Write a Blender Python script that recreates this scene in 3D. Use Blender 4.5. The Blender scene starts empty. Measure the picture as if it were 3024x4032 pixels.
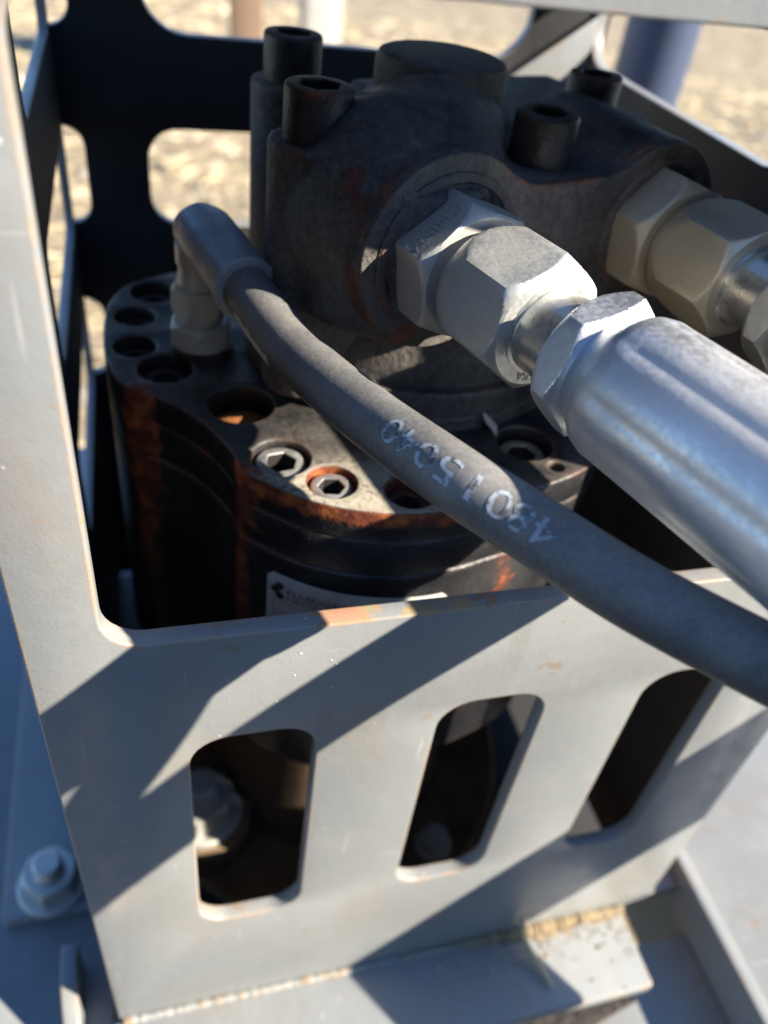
import bpy, bmesh, math, random
from mathutils import Vector, Matrix, noise as mnoise
random.seed(7)
scene = bpy.context.scene
C = scene.collection
S = 0.172                       # metres per working unit (u); all dimensions below are in u
R3 = math.radians

# ------------------------------------------------------------------ camera, sky, sun, exposure
cd = bpy.data.cameras.new('camera'); cam = bpy.data.objects.new('camera', cd); C.objects.link(cam)
scene.camera = cam
ax_r = Vector((0.9622, -0.2479, 0.1174)).normalized()         # image right in the world
ax_f = Vector((0.2617, 0.7168, -0.6456)).normalized()         # view direction
ax_u = ax_r.cross(ax_f).normalized(); ax_r = ax_f.cross(ax_u)
cam.matrix_world = Matrix((( ax_r.x, ax_u.x, -ax_f.x, 0), (ax_r.y, ax_u.y, -ax_f.y, 0), (ax_r.z, ax_u.z, -ax_f.z, 0), (0, 0, 0, 1)))
cd.sensor_fit = 'VERTICAL'; cd.sensor_height = 36.0; cd.lens = 36.0*3200/4032
cd.clip_start = 0.005; cd.clip_end = 200
cd.dof.use_dof = True; cd.dof.focus_distance = 1.42*S; cd.dof.aperture_fstop = 6.8

SUN = Vector((1.683, -1.0, 1.15)).normalized()                 # towards the sun
w = bpy.data.worlds.new('World'); scene.world = w; w.use_nodes = True
sky = w.node_tree.nodes.new('ShaderNodeTexSky'); sky.sky_type = 'NISHITA'; sky.sun_disc = False
sky.air_density = 1.0; sky.dust_density = 0.0; sky.ozone_density = 7.0; sky.altitude = 400
sky.sun_elevation = math.asin(SUN.z); sky.sun_rotation = math.atan2(SUN.x, SUN.y)
bgn = w.node_tree.nodes['Background']; bgn.inputs['Strength'].default_value = 0.10
w.node_tree.links.new(sky.outputs[0], bgn.inputs['Color'])
ld = bpy.data.lights.new('sun', 'SUN'); ld.energy = 5.0; ld.angle = R3(0.53); ld.color = (1.0, 0.905, 0.76)
sun = bpy.data.objects.new('sun', ld); C.objects.link(sun)
sun.rotation_euler = SUN.to_track_quat('Z', 'Y').to_euler()
vs = scene.view_settings; vs.view_transform = 'Standard'; vs.look = 'None'; vs.gamma = 1; vs.exposure = 1.62
try: vs.use_curve_mapping = False
except Exception: pass

scene.cycles.max_bounces = 6; scene.cycles.diffuse_bounces = 3; scene.cycles.glossy_bounces = 4

# ------------------------------------------------------------------ material builder
class NB:
    def __init__(s, name, q=1.0):
        s.m = bpy.data.materials.new(name); s.m.use_nodes = True
        s.t = s.m.node_tree; s.N = s.t.nodes; s.L = s.t.links
        s.b = s.N['Principled BSDF']
        g = s.N.new('ShaderNodeNewGeometry'); s.geo = g
        sc = s.N.new('ShaderNodeVectorMath'); sc.operation = 'SCALE'; sc.inputs['Scale'].default_value = 1.0/(S*q)
        s.L.new(g.outputs['Position'], sc.inputs[0]); s.pos = sc.outputs[0]
        sp = s.N.new('ShaderNodeSeparateXYZ'); s.L.new(s.pos, sp.inputs[0]); s.x, s.y, s.z = sp.outputs
        sn = s.N.new('ShaderNodeSeparateXYZ'); s.L.new(g.outputs['Normal'], sn.inputs[0]); s.nx, s.ny, s.nz = sn.outputs
    def put(s, sock, v):
        if hasattr(v, 'links') or hasattr(v, 'is_linked'): s.L.new(v, sock)
        elif isinstance(v, (tuple, list)): sock.default_value = (*v, 1.0) if len(v) == 3 and len(sock.default_value) == 4 else v
        else: sock.default_value = v
    def math(s, op, a, b=0.0, c=None):
        n = s.N.new('ShaderNodeMath'); n.operation = op; s.put(n.inputs[0], a); s.put(n.inputs[1], b)
        if c is not None: s.put(n.inputs[2], c)
        return n.outputs[0]
    def mul(s, *a):
        r = a[0]
        for k in a[1:]: r = s.math('MULTIPLY', r, k)
        return r
    def add(s, a, b): return s.math('ADD', a, b)
    def mx(s, a, b): return s.math('MAXIMUM', a, b)
    def mapv(s, scale, off=(0, 0, 0)):
        n = s.N.new('ShaderNodeMapping'); n.inputs['Scale'].default_value = scale; n.inputs['Location'].default_value = off
        s.L.new(s.pos, n.inputs[0]); return n.outputs[0]
    def noise(s, scale, detail=4, rough=0.55, vec=None, dist=0.0):
        n = s.N.new('ShaderNodeTexNoise'); n.inputs['Scale'].default_value = scale; n.inputs['Detail'].default_value = min(detail, 3)
        n.inputs['Roughness'].default_value = rough; n.inputs['Distortion'].default_value = dist
        s.L.new(vec if vec is not None else s.pos, n.inputs['Vector']); return n.outputs['Fac']
    def voro(s, scale, vec=None, feat='F1'):
        n = s.N.new('ShaderNodeTexVoronoi'); n.feature = feat; n.inputs['Scale'].default_value = scale
        s.L.new(vec if vec is not None else s.pos, n.inputs['Vector']); return n.outputs['Distance']
    def step(s, v, lo, hi, a=0.0, b=1.0):
        n = s.N.new('ShaderNodeMapRange'); n.interpolation_type = 'SMOOTHSTEP'
        s.put(n.inputs['Value'], v); n.inputs['From Min'].default_value = lo; n.inputs['From Max'].default_value = hi
        n.inputs['To Min'].default_value = a; n.inputs['To Max'].default_value = b; return n.outputs[0]
    def mix(s, f, a, b):
        n = s.N.new('ShaderNodeMix'); n.data_type = 'RGBA'
        s.put(n.inputs['Factor'], f); s.put(n.inputs[6], a); s.put(n.inputs[7], b); return n.outputs[2]
    def mixf(s, f, a, b):
        n = s.N.new('ShaderNodeMix'); n.data_type = 'FLOAT'
        s.put(n.inputs[0], f); s.put(n.inputs[2], a); s.put(n.inputs[3], b); return n.outputs[0]
    def edge(s, radius, lo=0.9995, hi=0.93):
        n = s.N.new('ShaderNodeBevel'); n.samples = 2; n.inputs['Radius'].default_value = radius*S
        d = s.N.new('ShaderNodeVectorMath'); d.operation = 'DOT_PRODUCT'
        s.L.new(n.outputs[0], d.inputs[0]); s.L.new(s.geo.outputs['Normal'], d.inputs[1])
        return s.step(s.math('SUBTRACT', 1.0, d.outputs['Value']), 1-lo, 1-hi)
    def near(s, axis, c, wd, soft):            # 1 inside |axis-c|<wd, fading over soft
        d = s.math('ABSOLUTE', s.math('SUBTRACT', axis, c)); return s.step(d, wd+soft, wd)
    def bump(s, h, dist, strength=1.0):
        n = s.N.new('ShaderNodeBump'); n.inputs['Strength'].default_value = strength; n.inputs['Distance'].default_value = dist*S
        s.L.new(h, n.inputs['Height']); s.L.new(n.outputs[0], s.b.inputs['Normal'])
    def done(s, col, rough, metal=0.0, spec=0.5):
        s.put(s.b.inputs['Base Color'], col); s.put(s.b.inputs['Roughness'], rough); s.put(s.b.inputs['Metallic'], metal)
        s.b.inputs['Specular IOR Level'].default_value = spec
        return s.m

def m_paint(name, edgeface=False):
    n = NB(name)
    big = n.noise(1.6, 5); mid = n.noise(9, 5, 0.6); fine = n.noise(160, 3)
    col = n.mix(n.step(big, 0.35, 0.7), (0.232, 0.243, 0.246), (0.276, 0.285, 0.280))
    col = n.mix(n.mul(n.step(mid, 0.55, 0.75), 0.35), col, (0.31, 0.315, 0.308))            # dust film
    dirt = n.mul(n.near(n.x, -0.17, 0.025, 0.05), n.near(n.z, -1.75, 0.33, 0.22), n.step(n.noise(14, 6, 0.65, n.mapv((1, 1, 0.8))), 0.42, 0.58))
    col = n.mix(n.mul(dirt, 0.75), col, (0.34, 0.295, 0.27))                               # scuffed patch on the left upright
    rot = n.N.new('ShaderNodeMapping'); rot.inputs['Rotation'].default_value = (0, R3(38), 0); rot.inputs['Scale'].default_value = (0.9, 1, 0.05); n.L.new(n.pos, rot.inputs[0])
    scr = n.step(n.noise(46, 2, 0.5, n.mapv((0.9, 1, 0.06), (3, 0, 1))), 0.69, 0.73)
    scr2 = n.step(n.noise(42, 2, 0.5, n.mapv((0.06, 1, 0.9), (1, 0, 5))), 0.70, 0.74)
    scr3 = n.step(n.noise(52, 2, 0.5, rot.outputs[0]), 0.69, 0.73)
    scm = n.mul(n.mx(n.mx(scr, scr2), scr3), n.step(n.noise(3.1, 3), 0.45, 0.6))
    col = n.mix(n.mul(scm, 0.5), col, (0.47, 0.46, 0.43))
    smear = n.step(n.noise(3.4, 6, 0.62, n.mapv((1.2, 1, 0.55), (7, 0, 2))), 0.5, 0.72)
    col = n.mix(n.mul(smear, 0.45), col, (0.25, 0.225, 0.195))
    drip = n.mul(n.step(n.noise(7, 3, 0.6, n.mapv((1.7, 1, 0.14), (2, 0, 9))), 0.54, 0.70), n.step(n.noise(2.3, 2), 0.42, 0.6))
    col = n.mix(n.mul(drip, 0.38), col, (0.215, 0.205, 0.19))                               # run marks                              # old grime wiped over the paint
    spk = n.mul(n.step(n.voro(26), 0.10, 0.06), n.step(n.noise(3.2, 2), 0.50, 0.62))
    col = n.mix(n.mul(spk, 0.85), col, (0.66, 0.64, 0.58))                                   # paint pips and dust grains, which also paint in tiny glints
    cn = n.add(n.mul(n.noise(8, 3, 0.5, n.mapv((1, 1, 1), (5, 5, 5))), 0.7), n.mul(n.noise(40, 4, 0.7), 0.3))
    chip = n.step(cn, 0.635, 0.648)
    col = n.mix(n.mul(chip, 0.8), col, n.mix(fine, (0.20, 0.13, 0.09), (0.33, 0.27, 0.22)))  # small chips down to primer
    e = n.edge(0.016, 0.9998, 0.96); en = n.noise(11, 6, 0.7)
    rust = n.mul(e, n.step(en, 0.40, 0.56))
    col = n.mix(n.mul(rust, 0.8), col, n.mix(fine, (0.30, 0.15, 0.07), (0.46, 0.34, 0.22)))
    r = n.mixf(n.step(mid, 0.3, 0.8), 0.34, 0.5)
    if edgeface:
        pr = n.step(n.add(n.noise(6, 5, 0.6, n.mapv((1, 0.4, 1))), n.mul(n.noise(30, 3), 0.12)), 0.74, 0.77)
        for c0, wd in ((0.325, 0.055), (0.62, 0.010), (0.935, 0.035)):
            pr = n.mx(pr, n.mul(n.near(n.add(n.add(n.x, n.mul(n.y, 0.5)), n.mul(n.math('SUBTRACT', n.noise(34, 5, 0.7), 0.5), 0.16)), c0+0.51, wd, 0.004), n.near(n.z, -1.18, 0.02, 0.02)))
        col = n.mix(pr, col, n.mix(n.noise(24, 4), (0.42, 0.17, 0.10), (0.36, 0.24, 0.15)))  # primer and rust where paint flaked
        yl = n.mul(n.near(n.x, 0.48, 0.09, 0.05), n.near(n.z, -1.18, 0.02, 0.02), n.step(n.noise(20, 4), 0.4, 0.6))
        col = n.mix(n.mul(yl, 0.8), col, (0.42, 0.30, 0.12))
        r = n.mixf(pr, r, 0.8)
    n.bump(n.add(n.mul(fine, 0.25), n.add(n.mul(n.noise(26, 4), 0.5), n.mul(spk, 0.6))), 0.0035, 0.55)
    return n.done(col, r)

def m_black(name, corners=(), dust=0.5, edge_rust=0.6, castbump=1.0, toprim=False, patches=(), side=0.25, q=1.1, gloss=0.34, lift=0.0, rings=()):
    n = NB(name, q)
    mid = n.noise(7, 6, 0.62); fine = n.noise(70, 4, 0.6); vf = n.noise(240, 2)
    col = n.mix(n.step(mid, 0.4, 0.65), (0.011, 0.012, 0.015), (0.024, 0.024, 0.026))
    up = n.step(n.nz, -0.25, 0.9, side, 1.0)
    dm = n.mul(up, n.step(n.add(n.mul(n.noise(4, 6, 0.65), 0.7), n.mul(fine, 0.3)), 0.36-.14*lift, 0.64+.14*lift), dust)
    col = n.mix(dm, col, n.mix(fine, (0.105+.05*lift, 0.092+.045*lift, 0.078+.045*lift), (0.22+.10*lift, 0.195+.095*lift, 0.165+.09*lift)))
    col = n.mix(n.mul(n.step(n.voro(55), 0.10, 0.04), n.step(n.noise(8, 2), 0.5, 0.6), 0.8), col, (0.42, 0.39, 0.34))
    eg = n.edge(0.022, 0.9995, 0.95)
    rust = n.mul(eg, n.step(n.noise(6, 6, 0.65), 0.46, 0.62), edge_rust)
    col = n.mix(n.mul(eg, n.step(n.noise(11, 4), 0.4, 0.6), 0.5), col, (0.17, 0.15, 0.125))
    rn = n.noise(26, 5, 0.7)
    for (x0, y0, wd, st, zend) in corners:                                     # rust bleeding down the cast corners
        d = n.math('SQRT', n.add(n.math('POWER', n.math('SUBTRACT', n.x, x0), 2.0), n.math('POWER', n.math('SUBTRACT', n.y, y0), 2.0)))
        lo = n.noise(5, 3, 0.5, n.mapv((1, 1, 0.8), (x0*9, 0, 0)))
        d = n.add(d, n.add(n.mul(n.math('SUBTRACT', rn, 0.5), 0.11), n.mul(n.math('SUBTRACT', lo, 0.5), 0.12)))
        k = n.mul(n.step(d, wd+0.014, wd-0.016), n.step(n.noise(60, 3), 0.25, 0.55, 0.3, 1.0))
        if zend: k = n.mul(k, n.step(n.add(n.z, n.mul(lo, 0.3)), zend-0.15, zend+0.15))
        rust = n.mx(rust, n.mul(k, st))
    for (p, rad, wd, st) in rings:                                          # thin rust line round a machined rim
        dv = n.N.new('ShaderNodeVectorMath'); dv.operation = 'DISTANCE'; n.L.new(n.pos, dv.inputs[0]); dv.inputs[1].default_value = p
        d = n.math('ABSOLUTE', n.math('SUBTRACT', dv.outputs['Value'], rad)); d = n.add(d, n.mul(n.math('SUBTRACT', n.noise(9, 3), 0.5), 0.05))
        rust = n.mx(rust, n.mul(n.step(d, wd, wd*0.4), n.step(n.noise(5, 3), 0.44, 0.58), st))
    for (p, rad, st) in patches:
        dv = n.N.new('ShaderNodeVectorMath'); dv.operation = 'DISTANCE'; n.L.new(n.pos, dv.inputs[0]); dv.inputs[1].default_value = p
        d = n.add(dv.outputs['Value'], n.mul(n.math('SUBTRACT', n.noise(12, 5, 0.65), 0.5), rad*2.4))
        rust = n.mx(rust, n.mul(n.step(d, rad, rad*0.6), st))
    if toprim:
        rim = n.mul(n.near(n.z, n.add(-1.012, n.mul(n.math('SUBTRACT', rn, 0.5), 0.05)), 0.018, 0.014), n.near(n.x, 0.36, 0.20, 0.06), n.step(n.y, 1.34, 1.28), n.step(n.nz, 0.8, 0.4))
        dl = n.mul(n.step(n.nz, 0.8, 0.95), n.step(n.z, -1.02, -1.004), n.near(n.x, 0.40, 0.17, 0.10), n.step(n.y, 1.34, 1.22), n.step(n.add(n.mul(fine, .5), n.mul(mid, .5)), 0.33, 0.5))
        col = n.mix(n.mul(dl, 0.9), col, n.mix(fine, (0.30, 0.26, 0.19), (0.50, 0.47, 0.40)))
        rust = n.mx(rust, rim)
    rc = n.mix(n.step(n.noise(18, 5, 0.7), 0.42, 0.72), (0.12, 0.025, 0.012), (0.46, 0.125, 0.028))
    col = n.mix(rust, col, rc)
    rough = n.mixf(n.mx(dm, rust), n.mixf(mid, gloss, gloss+0.2), 0.85)
    n.bump(n.add(n.mul(fine, 0.7), n.add(n.mul(vf, 0.35), n.mul(rust, 0.5))), 0.004*castbump, 0.7)
    return n.done(col, rough)

def m_zinc(name, tint=(0.60, 0.59, 0.54), rough=0.32, dust=0.5, rust=0.3, metal=0.92, film=(0.36, 0.34, 0.30)):
    n = NB(name)
    mid = n.noise(7, 6, 0.6); fine = n.noise(110, 4, 0.6)
    col = n.mix(n.step(mid, 0.3, 0.75), tint, tuple(c*0.86 for c in tint))
    dm = n.mul(n.step(n.add(n.mul(n.noise(5, 5, 0.6), 0.6), n.mul(fine, 0.4)), 0.36, 0.66), dust)
    col = n.mix(dm, col, n.mix(fine, tuple(c*0.8 for c in film), tuple(c*1.15 for c in film)))
    rm = n.mul(n.step(n.add(n.mul(n.noise(4, 6, 0.65, n.mapv((1, 1, 1), (4, 2, 9))), 0.8), n.mul(fine, 0.2)), 0.50, 0.66), rust)
    col = n.mix(rm, col, n.mix(n.noise(60, 3), (0.22, 0.12, 0.05), (0.36, 0.23, 0.11)))
    scr = n.step(n.noise(70, 2, 0.5, n.mapv((1, 0.1, 1), (0, 0, 2))), 0.68, 0.72)
    col = n.mix(n.mul(scr, 0.3), col, (0.7, 0.69, 0.65))
    e = n.mul(n.edge(0.007), n.step(n.noise(14, 4), 0.35, 0.6), 0.6)
    col = n.mix(e, col, (0.72, 0.71, 0.68))
    n.bump(n.add(n.mul(fine, 0.5), n.add(n.mul(n.noise(120, 2, 0.5, n.mapv((1, 0.08, 1))), 0.5), n.mul(n.noise(18, 3), 0.5))), 0.0013, 0.5)
    ml = n.mixf(n.mx(dm, rm), metal, 0.05)
    rg = n.mixf(n.mx(dm, rm), n.mixf(mid, rough*0.85, rough*1.25), 0.7)
    return n.done(col, rg, ml)

def m_rubber(name, dust=0.95):
    n = NB(name)
    fine = n.noise(120, 4, 0.65); mid = n.noise(9, 5, 0.6)
    up = n.step(n.nz, -0.6, 0.7, 0.30, 1.0)
    dm = n.mul(up, n.step(n.add(n.mul(mid, 0.6), n.mul(fine, 0.4)), 0.18, 0.78, 0.35, 1.0), dust)
    col = n.mix(dm, (0.024, 0.024, 0.026), n.mix(fine, (0.20, 0.195, 0.185), (0.28, 0.272, 0.255)))
    sp = n.mul(n.step(n.voro(60), 0.10, 0.05), n.step(n.noise(6, 2), 0.5, 0.62))
    col = n.mix(sp, col, (0.5, 0.47, 0.42))
    n.bump(n.add(fine, n.mul(n.noise(400, 2), 0.5)), 0.001, 0.5)
    return n.done(col, n.mixf(dm, 0.36, 0.7))

def m_plain(name, col, rough=0.6, metal=0.0, nz=0.12, sc=12):
    n = NB(name); f = n.noise(sc, 5, 0.6)
    c = n.mix(f, tuple(max(0, k*(1-nz)) for k in col), tuple(min(1, k*(1+nz)) for k in col))
    n.bump(n.noise(sc*6, 3), 0.003, 0.4)
    return n.done(c, rough, metal)

# ------------------------------------------------------------------ geometry helpers (coordinates in u)
BASE = {}; QS = {}
Q = 1.1                          # gearbox and motor group: working dimensions are multiplied by this
def base_of(o):
    while o.parent: o = o.parent
    return BASE.get(o.name, Vector((0, 0, 0)))
def q_of(o):
    while o.parent: o = o.parent
    return QS.get(o.name, 1.0)
def thing(name, label, cat, base, group=None, q=1.0):
    base = Vector(base)*q
    o = bpy.data.objects.new(name, None); C.objects.link(o); o.empty_display_size = 0.02
    o.location = Vector(base)*S; BASE[o.name] = Vector(base); QS[o.name] = q
    o['label'] = label; o['category'] = cat
    if group: o['group'] = group
    return o
def tag(o, label, cat, group=None):
    o['label'] = label; o['category'] = cat
    if group: o['group'] = group
    return o
def finish(me, ang=35):
    for p in me.polygons: p.use_smooth = True
    me.set_sharp_from_angle(angle=R3(ang)); me.update()
def mesh_obj(name, verts, faces, mat, parent=None, ang=35, base=None):
    """verts in u, absolute; stored relative to the thing's base"""
    b = base_of(parent) if parent else Vector(base if base is not None else (0, 0, 0))
    me = bpy.data.meshes.new(name)
    q = q_of(parent) if parent else 1.0
    me.from_pydata([((Vector(v)*q-b)*S)[:] for v in verts], [], faces)
    for m in (mat if isinstance(mat, (list, tuple)) else [mat]): me.materials.append(m)
    bm = bmesh.new(); bm.from_mesh(me); bmesh.ops.recalc_face_normals(bm, faces=bm.faces); bm.to_mesh(me); bm.free()
    finish(me, ang)
    o = bpy.data.objects.new(name, me); C.objects.link(o)
    if parent: o.parent = parent
    else: o.location = b*S; BASE[o.name] = b
    return o
def frame(d, upv=(0, 0, 1)):
    d = Vector(d).normalized(); a = Vector(upv)
    a = (a-d*a.dot(d)).normalized(); return a, a.cross(d)*-1, d      # (up, side, axis)
def lathe(prof, p0, d, seg=48, fn=None, cap=True, roll=0.0, closed=False):
    """prof: list of (s along axis, radius); fn(theta, s, r)->r ; returns verts, faces"""
    up, side, ax = frame(d, (0, 0, 1) if abs(Vector(d).normalized().z) < 0.9 else (0, -1, 0))
    p0 = Vector(p0); V = []; F = []
    for (s, r) in prof:
        for k in range(seg):
            t = 2*math.pi*k/seg+roll; rr = fn(t-roll, s, r) if fn else r
            V.append(p0+ax*s+(up*math.cos(t)+side*math.sin(t))*rr)
    n = len(prof)
    for i in range(n-1 if not closed else n):
        for k in range(seg):
            a = i*seg+k; b = i*seg+(k+1) % seg; j = (i+1) % n
            F.append((a, b, j*seg+(k+1) % seg, j*seg+k))
    if cap and not closed:
        F.append(tuple(range(seg-1, -1, -1))); F.append(tuple((n-1)*seg+k for k in range(seg)))
    return V, F
def merge(*parts):
    V = []; F = []
    for v, f in parts:
        o = len(V); V += list(v); F += [tuple(i+o for i in q) for q in f]
    return V, F
def hexr(t, af):
    k = math.pi/3; a = (t+k/2) % k-k/2
    return af/2/math.cos(a)
def hexnut(p0, d, af, length, roll=0.0, ch0=0.0, ch1=0.0, rnd=0.996):
    """hexagonal prism along d with turned chamfers at its ends"""
    rc = af/2/math.cos(math.pi/6); ss = []
    N = 6
    for i in range(N+1): ss.append(max(ch0, 1e-4)*i/N)
    for i in range(N, -1, -1): ss.append(length-max(ch1, 1e-4)*i/N)
    def fn(t, s, r):
        h = min(hexr(t, af), rc*rnd)
        lim = rc
        if ch0 > 0 and s < ch0: lim = min(lim, af/2*0.965+(rc-af/2*0.965)*(s/ch0)**0.8)
        if ch1 > 0 and s > length-ch1: lim = min(lim, af/2*0.965+(rc-af/2*0.965)*(max(0, (length-s)/ch1))**0.8)
        return min(h, lim)
    return lathe([(s, 1) for s in ss], p0, d, 96, fn, True, roll)
def sweep(path, rads, seg=32, cap=True, fn=None):
    P = [Vector(p) for p in path]; n = len(P); V = []; F = []
    T = [(P[min(i+1, n-1)]-P[max(i-1, 0)]).normalized() for i in range(n)]
    u = Vector((0, 0, 1)); u = (u-T[0]*u.dot(T[0])).normalized(); fr = []
    for i in range(n):
        u = (u-T[i]*u.dot(T[i])).normalized(); v = T[i].cross(u); fr.append((u.copy(), v))
        r = rads[i] if isinstance(rads, (list, tuple)) else rads
        for k in range(seg):
            t = 2*math.pi*k/seg; rr = fn(t, i, r) if fn else r
            V.append(P[i]+(u*math.cos(t)+v*math.sin(t))*rr)
    for i in range(n-1):
        for k in range(seg): F.append((i*seg+k, i*seg+(k+1) % seg, (i+1)*seg+(k+1) % seg, (i+1)*seg+k))
    if cap: F.append(tuple(range(seg-1, -1, -1))); F.append(tuple((n-1)*seg+k for k in range(seg)))
    return V, F, P, T, fr
def spline(pts, n):
    P = [Vector(p) for p in pts]; P = [P[0]*2-P[1]]+P+[P[-1]*2-P[-2]]; out = []
    m = len(P)-3
    for i in range(m):
        for k in range(n):
            t = k/n; a, b, c, d = P[i:i+4]
            out.append(0.5*((2*b)+(c-a)*t+(2*a-5*b+4*c-d)*t*t+(3*b-a-3*c+d)*t**3))
    out.append(P[-2]); return out
def rrect(x0, x1, y0, y1, r, n=7):
    r = [r]*4 if not isinstance(r, (list, tuple)) else r     # corners: (x1,y1),(x0,y1),(x0,y0),(x1,y0)
    out = []
    for (cx, cy, a0, q) in ((x1, y1, 0, r[0]), (x0, y1, 90, r[1]), (x0, y0, 180, r[2]), (x1, y0, 270, r[3])):
        sx = -1 if cx == x1 else 1; sy = -1 if cy == y1 else 1
        if q < 0.013: out.append((cx, cy)); continue
        for k in range(n+1):
            a = R3(a0+90*k/n); out.append((cx+sx*q+q*math.cos(a), cy+sy*q+q*math.sin(a)))
    return out
def circle(cx, cy, r, n=40): return [(cx+r*math.cos(2*math.pi*k/n), cy+r*math.sin(2*math.pi*k/n)) for k in range(n)]
def plate_mesh(loops, t, bev=0.004, bres=2):
    """filled 2-D loops (outline and holes) extruded 0..t, bevelled; returns verts, faces in (a, b, h)"""
    cu = bpy.data.curves.new('tmp', 'CURVE'); cu.dimensions = '2D'; cu.fill_mode = 'BOTH'
    for lp in loops:
        sp = cu.splines.new('POLY'); sp.points.add(len(lp)-1); sp.use_cyclic_u = True
        for i, (a, b) in enumerate(lp): sp.points[i].co = (a, b, 0, 1)
    cu.extrude = max(t/2-bev, 1e-5); cu.bevel_depth = bev; cu.bevel_resolution = bres; cu.offset = -bev
    ob = bpy.data.objects.new('tmp', cu); C.objects.link(ob)
    dg = bpy.context.evaluated_depsgraph_get(); dg.update()
    me = bpy.data.meshes.new_from_object(ob.evaluated_get(dg))
    bm = bmesh.new(); bm.from_mesh(me); bmesh.ops.remove_doubles(bm, verts=bm.verts, dist=1e-5)
    V = [(v.co.x, v.co.y, v.co.z+t/2) for v in bm.verts]; bm.verts.index_update(); F = [tuple(v.index for v in f.verts) for f in bm.faces]
    bm.free(); bpy.data.objects.remove(ob); bpy.data.curves.remove(cu); bpy.data.meshes.remove(me)
    return V, F
def plate(name, loops, t, org, ea, eb, mats, parent=None, bev=0.004, base=None):
    """mats = (face material, cut edge material)"""
    V, F = plate_mesh(loops, t, bev); org = Vector(org); ea = Vector(ea); eb = Vector(eb); en = ea.cross(eb)
    W = [org+ea*a+eb*b+en*h for a, b, h in V]
    o = mesh_obj(name, W, F, list(mats), parent, 40, base)
    if len(mats) > 1:
        for p in o.data.polygons:
            if abs(p.normal.dot(en)) < 0.9: p.material_index = 1
    return o
def text_obj(name, txt, size, org, ea, eb, mat, parent, extr=0.0, align='LEFT', fn=None, font_sx=1.0, thin=0.0):
    cu = bpy.data.curves.new('t', 'FONT'); cu.body = txt; cu.size = size; cu.extrude = extr; cu.offset = thin; cu.align_x = align; cu.resolution_u = 3
    ob = bpy.data.objects.new('t', cu); C.objects.link(ob)
    dg = bpy.context.evaluated_depsgraph_get(); dg.update()
    me = bpy.data.meshes.new_from_object(ob.evaluated_get(dg))
    org = Vector(org); ea = Vector(ea); eb = Vector(eb); en = ea.cross(eb)
    if fn:
        bm = bmesh.new(); bm.from_mesh(me)
        bmesh.ops.subdivide_edges(bm, edges=[e for e in bm.edges if e.calc_length() > size*0.15], cuts=3); bmesh.ops.triangulate(bm, faces=bm.faces); bm.to_mesh(me); bm.free()
    V = [(fn(v.co.x*font_sx, v.co.y, v.co.z) if fn else org+ea*(v.co.x*font_sx)+eb*v.co.y+en*v.co.z) for v in me.vertices]
    F = [tuple(p.vertices) for p in me.polygons]
    bpy.data.objects.remove(ob); bpy.data.curves.remove(cu); bpy.data.meshes.remove(me)
    return mesh_obj(name, V, F, mat, parent, 30)
def box(x0, x1, y0, y1, z0, z1):
    V = [(x, y, z) for x in (x0, x1) for y in (y0, y1) for z in (z0, z1)]
    return V, [(0, 1, 3, 2), (4, 6, 7, 5), (0, 4, 5, 1), (2, 3, 7, 6), (0, 2, 6, 4), (1, 5, 7, 3)]
def bevel_obj(o, w_, seg=2):
    bm = bmesh.new(); bm.from_mesh(o.data)
    bmesh.ops.bevel(bm, geom=[e for e in bm.edges if e.calc_face_angle(0) > 0.5], offset=w_*S, segments=seg, profile=0.5, affect='EDGES')
    bm.to_mesh(o.data); bm.free(); finish(o.data, 40)
    return o

# ------------------------------------------------------------------ materials
INNER = m_plain('painted_shade_black', (0.017, 0.016, 0.016), 0.75, 0.0, 0.35, 5)  # near-black that paints in the shade on the guard's inner plates and floor
PAINT = m_paint('grey_paint'); PEDGE = m_paint('grey_paint_cut_edge', True)
G0 = Vector((0.53, 1.72))                                   # gearbox axis
def gp(r, th): return (G0.x+r*math.cos(R3(th)), G0.y+r*math.sin(R3(th)))
CORN = [gp(0.592, 195), gp(0.589, 230), gp(0.60, 288), gp(0.60, 322)]
BLACKG = m_black('black_gearbox_paint', [(*CORN[0], 0.030, 1.0, -1.34), (*CORN[1], 0.031, 1.0, 0), (*CORN[2], 0.010, 0.8, -1.5)], dust=0.36, edge_rust=0.5, toprim=True, side=0.05, gloss=0.24)
BLACKM = m_black('black_motor_paint', dust=0.95, side=0.75, edge_rust=0.9, lift=0.7, castbump=1.9, rings=[((0.53, 1.334, -0.59), 0.184, 0.006, 0.55), ((1.035, 1.49, -0.59), 0.171, 0.005, 0.45)], patches=[((0.350, 1.348, -0.462), 0.024, 0.7), ((0.360, 1.322, -0.500), 0.028, 0.7), ((0.366, 1.305, -0.535), 0.020, 0.6), ((0.45, 1.27, -0.74), 0.045, 0.6)])
BLACKS = m_black('black_oxide_screw', dust=0.3, edge_rust=0.8)
ZINC = m_zinc('zinc_nut', (0.62, 0.62, 0.58), 0.40, 0.75, 0.12, 0.75, (0.40, 0.395, 0.36))
ZINCD = m_zinc('dusty_zinc_nut', (0.66, 0.57, 0.41), 0.40, 0.85, 0.5, 0.6, (0.54, 0.44, 0.28))
ADAPT = m_zinc('dull_zinc_adapter', (0.60, 0.58, 0.54), 0.42, 0.85, 0.2, 0.5, (0.46, 0.43, 0.375))
CRIMP = m_zinc('bright_crimp_sleeve', (0.74, 0.75, 0.765), 0.36, 0.42, 0.0, 0.92, (0.50, 0.505, 0.51))
ADAPT2 = m_zinc('tan_dusty_adapter', (0.60, 0.54, 0.42), 0.42, 0.9, 0.4, 0.5, (0.48, 0.40, 0.27))
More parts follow.
